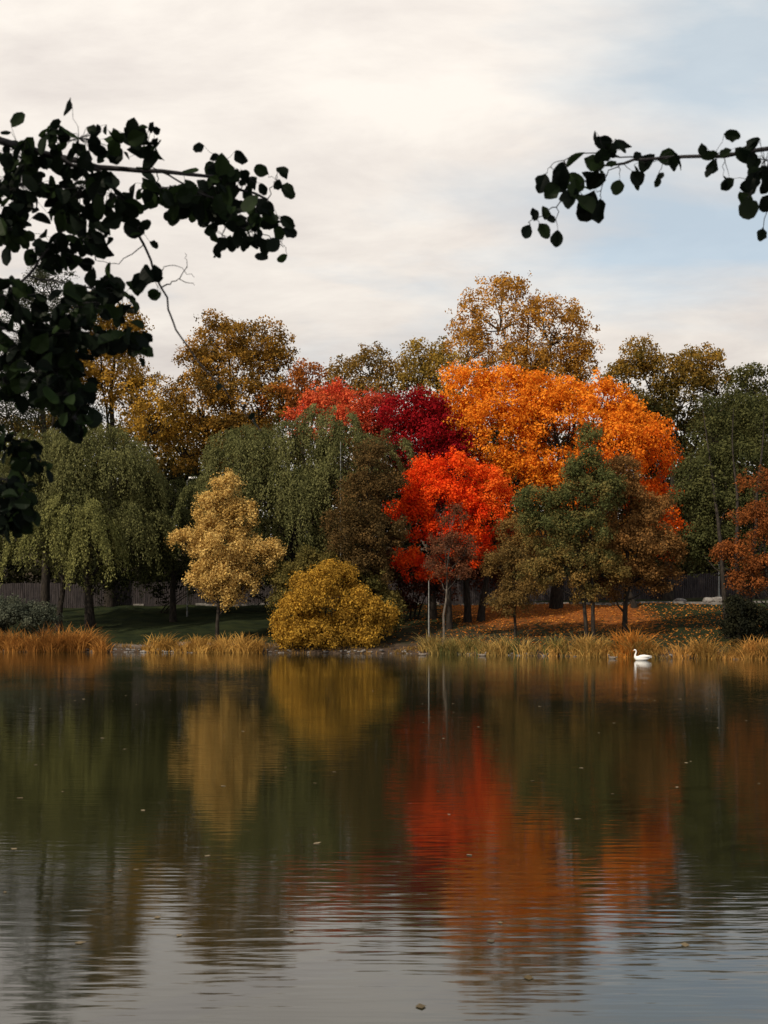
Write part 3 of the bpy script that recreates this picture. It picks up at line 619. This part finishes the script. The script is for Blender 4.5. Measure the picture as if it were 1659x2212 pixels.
cl = [(-1.9, 4.72, .15, .09, 44), (-1.6, 4.72, .17, .09, 52), (-1.68, 4.55, .06, .12, 26), (-1.41, 4.65, .07, .06, 18), (-1.22, 4.78, .12, .05, 30), (-.97, 4.77, .14, .05, 44),
 (-1.05, 4.66, .1, .05, 26), (-.88, 4.68, .08, .06, 20), (-.73, 4.79, .06, .04, 12), (-.58, 4.81, .04, .02, 6), (-.57, 4.58, .05, .03, 9), (-.67, 4.58, .06, .04, 12), (-.865, 4.5, .04, .04, 7),
 (-.69, 4.5, .09, .04, 18), (-.54, 4.44, .012, .02, 2), (-1.93, 4.5, .12, .08, 32), (-1.755, 4.42, .12, .06, 32), (-1.51, 4.44, .09, .04, 18), (-1.24, 4.42, .02, .02, 4), (-1.22, 4.27, .04, .04, 9),
 (-1.56, 4.24, .12, .07, 30), (-1.38, 4.17, .07, .07, 20), (-1.88, 4.08, .12, .07, 36), (-1.56, 4.06, .12, .07, 36), (-1.85, 3.9, .17, .09, 70), (-1.6, 3.92, .15, .09, 70), (-1.32, 3.9, .09, .05, 30),
 (-1.75, 3.74, .15, .09, 66), (-1.62, 3.60, .09, .08, 42), (-1.98, 3.70, .06, .10, 30), (-1.96, 3.38, .07, .06, 28), (-1.86, 3.3, .06, .04, 14), (-1.97, 3.18, .08, .07, 34), (-1.95, 3.02, .09, .09, 48), (-1.86, 3.05, .05, .05, 14), (-1.58, 3.48, .05, .06, 14),
 (-.86, 3.70, .01, .01, 1), (-.68, 3.53, .01, .01, 1), (-.74, 3.6, .01, .01, 1),
 (-1.9, 4.87, .16, .06, 34), (-1.55, 4.89, .18, .05, 36), (-1.2, 4.87, .14, .04, 22), (-.85, 4.85, .1, .03, 12), (-2.3, 4.2, .15, .4, 40), (-2.4, 3.4, .25, .3, 30)]
alder(limbs, lr, [(-4.3, 4.2, .1), (-4.25, 4.3, 1), (-4.2, 4.5, 3), (-4.15, 4.6, 5), (-4.2, 4.6, 7.5), (-4.0, 4.6, 11)], [.28, .22, .19, .16, .12, .04], cl, [], (-4.2, 3.4, 4.0, 7.6, 11, 1800))
limbs = [
 [(4.6, 4.6, 4.4), (3.4, 5.4, 5.0), (2.5, 5.9, 5.03), (1.9, 6, 4.94), (1.35, 6, 4.92), (1.15, 6, 4.88), (1.02, 6, 4.76), (.88, 6, 4.65), (.76, 6, 4.58)],
 [(1.35, 6, 4.92), (1.18, 6, 4.86), (1.14, 6, 4.72)],
 [(2.5, 5.9, 5.03), (2.15, 6, 4.93), (1.97, 6, 4.83), (1.9, 6, 4.66)],
 [(2.15, 6, 4.93), (2.07, 6, 4.78), (2.0, 6, 4.55)],
 [(1.6, 6, 4.93), (1.46, 6, 4.88), (1.44, 6, 4.8)],
 [(1.35, 6, 4.92), (1.1, 6, 4.95), (.9, 6, 4.90), (.86, 6, 4.84)],
]
lr = [(.03, .002), (.004, .002), (.008, .002), (.004, .002), (.003, .0015), (.004, .0015)]
sg = [(.855, 4.85, .11), (.98, 4.84, .11), (1.12, 4.85, .10), (1.25, 4.82, .09), (.985, 4.69, .14), (1.1, 4.74, .16), (1.14, 4.70, .13), (.92, 4.77, .10), (1.0, 4.75, .12), (.78, 4.65, .07), (.83, 4.65, .07), (.77, 4.57, .08), (.82, 4.58, .09),
                  (.93, 4.57, .09), (.9, 4.85, .11), (1.05, 4.86, .11), (.87, 4.62, .06), (1.83, 4.83, .07), (1.98, 4.83, .11), (2.02, 4.85, .11), (1.88, 4.75, .10), (1.89, 4.69, .12), (1.93, 4.81, .10), (2.0, 4.55, .08), (1.78, 4.82, .05), (1.44, 4.81, .06), (1.46, 4.82, .05),
                  (1.92, 4.83, .10), (1.86, 4.83, .08), (1.94, 4.72, .08), (2.03, 4.72, .09), (1.16, 4.83, .10), (1.3, 4.84, .09), (.95, 4.86, .10), (1.06, 4.72, .12), (1.0, 4.8, .11)]
clr = [(1.15, 4.86, .14, .04, 12), (1.4, 4.88, .12, .03, 7), (2.0, 4.86, .12, .05, 18), (1.75, 4.89, .14, .03, 8), (2.3, 4.92, .15, .08, 10), (.98, 4.84, .08, .03, 7)]
alder(limbs, lr, [(4.9, 4.0, .1), (4.8, 4.2, 1), (4.6, 4.5, 3), (4.6, 4.6, 5), (4.7, 4.6, 7.5), (4.8, 4.6, 10)], [.24, .2, .17, .14, .1, .04], clr, sg, (4.7, 3.6, 2.6, 7.2, 10, 700))

# ------------------------------------------------------------------ world, sun
EL, AZ = math.radians(38), math.radians(226)
w = bpy.data.worlds.new('World'); scene.world = w; w.use_nodes = True
nt = w.node_tree; nt.nodes.clear(); L_ = nt.links.new
out = N_(nt, 'ShaderNodeOutputWorld'); bg = N_(nt, 'ShaderNodeBackground'); bg.inputs[1].default_value = .1
sky = N_(nt, 'ShaderNodeTexSky', sky_type='NISHITA'); sky.sun_disc = False; sky.sun_elevation = EL; sky.sun_rotation = AZ
tc = N_(nt, 'ShaderNodeTexCoord'); sp = N_(nt, 'ShaderNodeSeparateXYZ'); L_(tc.outputs['Generated'], sp.inputs[0])
def math_(op, a, b=None, clamp=False):
    n = N_(nt, 'ShaderNodeMath', operation=op); n.use_clamp = clamp
    for k, q in enumerate((a, b)):
        if q is None: continue
        if isinstance(q, (int, float)): n.inputs[k].default_value = q
        else: L_(q, n.inputs[k])
    return n.outputs[0]
zz = math_('ADD', math_('MAXIMUM', sp.outputs[2], 0.0), .22)
px = math_('DIVIDE', sp.outputs[0], zz); py = math_('DIVIDE', sp.outputs[1], zz)
cb = N_(nt, 'ShaderNodeCombineXYZ'); L_(px, cb.inputs[0]); L_(py, cb.inputs[1])
def wnoise(sc, det, rough=.55, off=0):
    mp = N_(nt, 'ShaderNodeMapping'); mp.inputs['Scale'].default_value = (.75, 1.3, 1); mp.inputs['Location'].default_value = (off, off * .7, off); mp.inputs['Rotation'].default_value = (0, 0, .35)
    n = N_(nt, 'ShaderNodeTexNoise'); n.inputs['Scale'].default_value = sc; n.inputs['Detail'].default_value = det; n.inputs['Roughness'].default_value = rough; n.inputs['Distortion'].default_value = .25
    L_(cb.outputs[0], mp.inputs[0]); L_(mp.outputs[0], n.inputs[0]); return n.outputs[0]
n1 = wnoise(2.0, 7); n2 = wnoise(3.2, 8, .6, 4.3)
mr = N_(nt, 'ShaderNodeMapRange'); mr.interpolation_type = 'SMOOTHSTEP'
mr.inputs[1].default_value = .03; mr.inputs[2].default_value = .27; mr.inputs[3].default_value = 0; mr.inputs[4].default_value = .95
L_(sp.outputs[0], mr.inputs[0])
mr2 = N_(nt, 'ShaderNodeMapRange'); mr2.interpolation_type = 'SMOOTHSTEP'
mr2.inputs[1].default_value = .20; mr2.inputs[2].default_value = .31; L_(sp.outputs[2], mr2.inputs[0])
gap = math_('MULTIPLY', mr.outputs[0], mr2.outputs[0])
cov = math_('SUBTRACT', math_('ADD', math_('MULTIPLY', math_('SUBTRACT', n1, .5), 3.2), 1.08), gap, True)
cov = math_('ADD', math_('MULTIPLY', cov, .62), .38, True)
cr = N_(nt, 'ShaderNodeValToRGB'); e = cr.color_ramp.elements
e[0].position = .36; e[1].position = .64; e[0].color = (.675, .62, .58, 1); e[1].color = (.86, .80, .73, 1); L_(n2, cr.inputs[0])
mr3 = N_(nt, 'ShaderNodeMapRange'); mr3.interpolation_type = 'SMOOTHSTEP'; mr3.inputs[1].default_value = .10; mr3.inputs[2].default_value = .5
mr3.inputs[3].default_value = 10.0; mr3.inputs[4].default_value = 12.2; L_(sp.outputs[2], mr3.inputs[0])
vm = N_(nt, 'ShaderNodeVectorMath', operation='SCALE'); L_(mr3.outputs[0], vm.inputs['Scale']); L_(cr.outputs[0], vm.inputs[0])
veil = N_(nt, 'ShaderNodeVectorMath', operation='ADD'); L_(sky.outputs[0], veil.inputs[0]); veil.inputs[1].default_value = (2.0, 2.9, 3.0)
mx = N_(nt, 'ShaderNodeMix', data_type='RGBA'); L_(cov, mx.inputs[0]); L_(veil.outputs[0], mx.inputs[6]); L_(vm.outputs[0], mx.inputs[7])
L_(mx.outputs[2], bg.inputs[0]); L_(bg.outputs[0], out.inputs[0])

sd = bpy.data.lights.new('sun', 'SUN'); sd.energy = 3.6; sd.angle = math.radians(.6); sd.color = (1, .87, .69)
so = bpy.data.objects.new('sun', sd); scene.collection.objects.link(so)
dirv = Vector((math.sin(AZ) * math.cos(EL), math.cos(AZ) * math.cos(EL), math.sin(EL)))
so.rotation_euler = dirv.to_track_quat('Z', 'Y').to_euler(); so.location = (-20, -20, 40)

# ------------------------------------------------------------------ camera
cd = bpy.data.cameras.new('camera'); co = bpy.data.objects.new('camera', cd); scene.collection.objects.link(co)
co.location = (0, 0, 2.5); co.rotation_euler = (math.radians(90), 0, 0)
cd.sensor_fit = 'HORIZONTAL'; cd.sensor_width = 36; cd.lens = 53.34; cd.shift_y = .1368
cd.clip_start = .05; cd.clip_end = 6000
cd.dof.use_dof = True; cd.dof.focus_distance = 85; cd.dof.aperture_fstop = 5.6
scene.camera = co
scene.view_settings.view_transform = 'Standard'; scene.view_settings.look = 'None'; scene.view_settings.exposure = 0
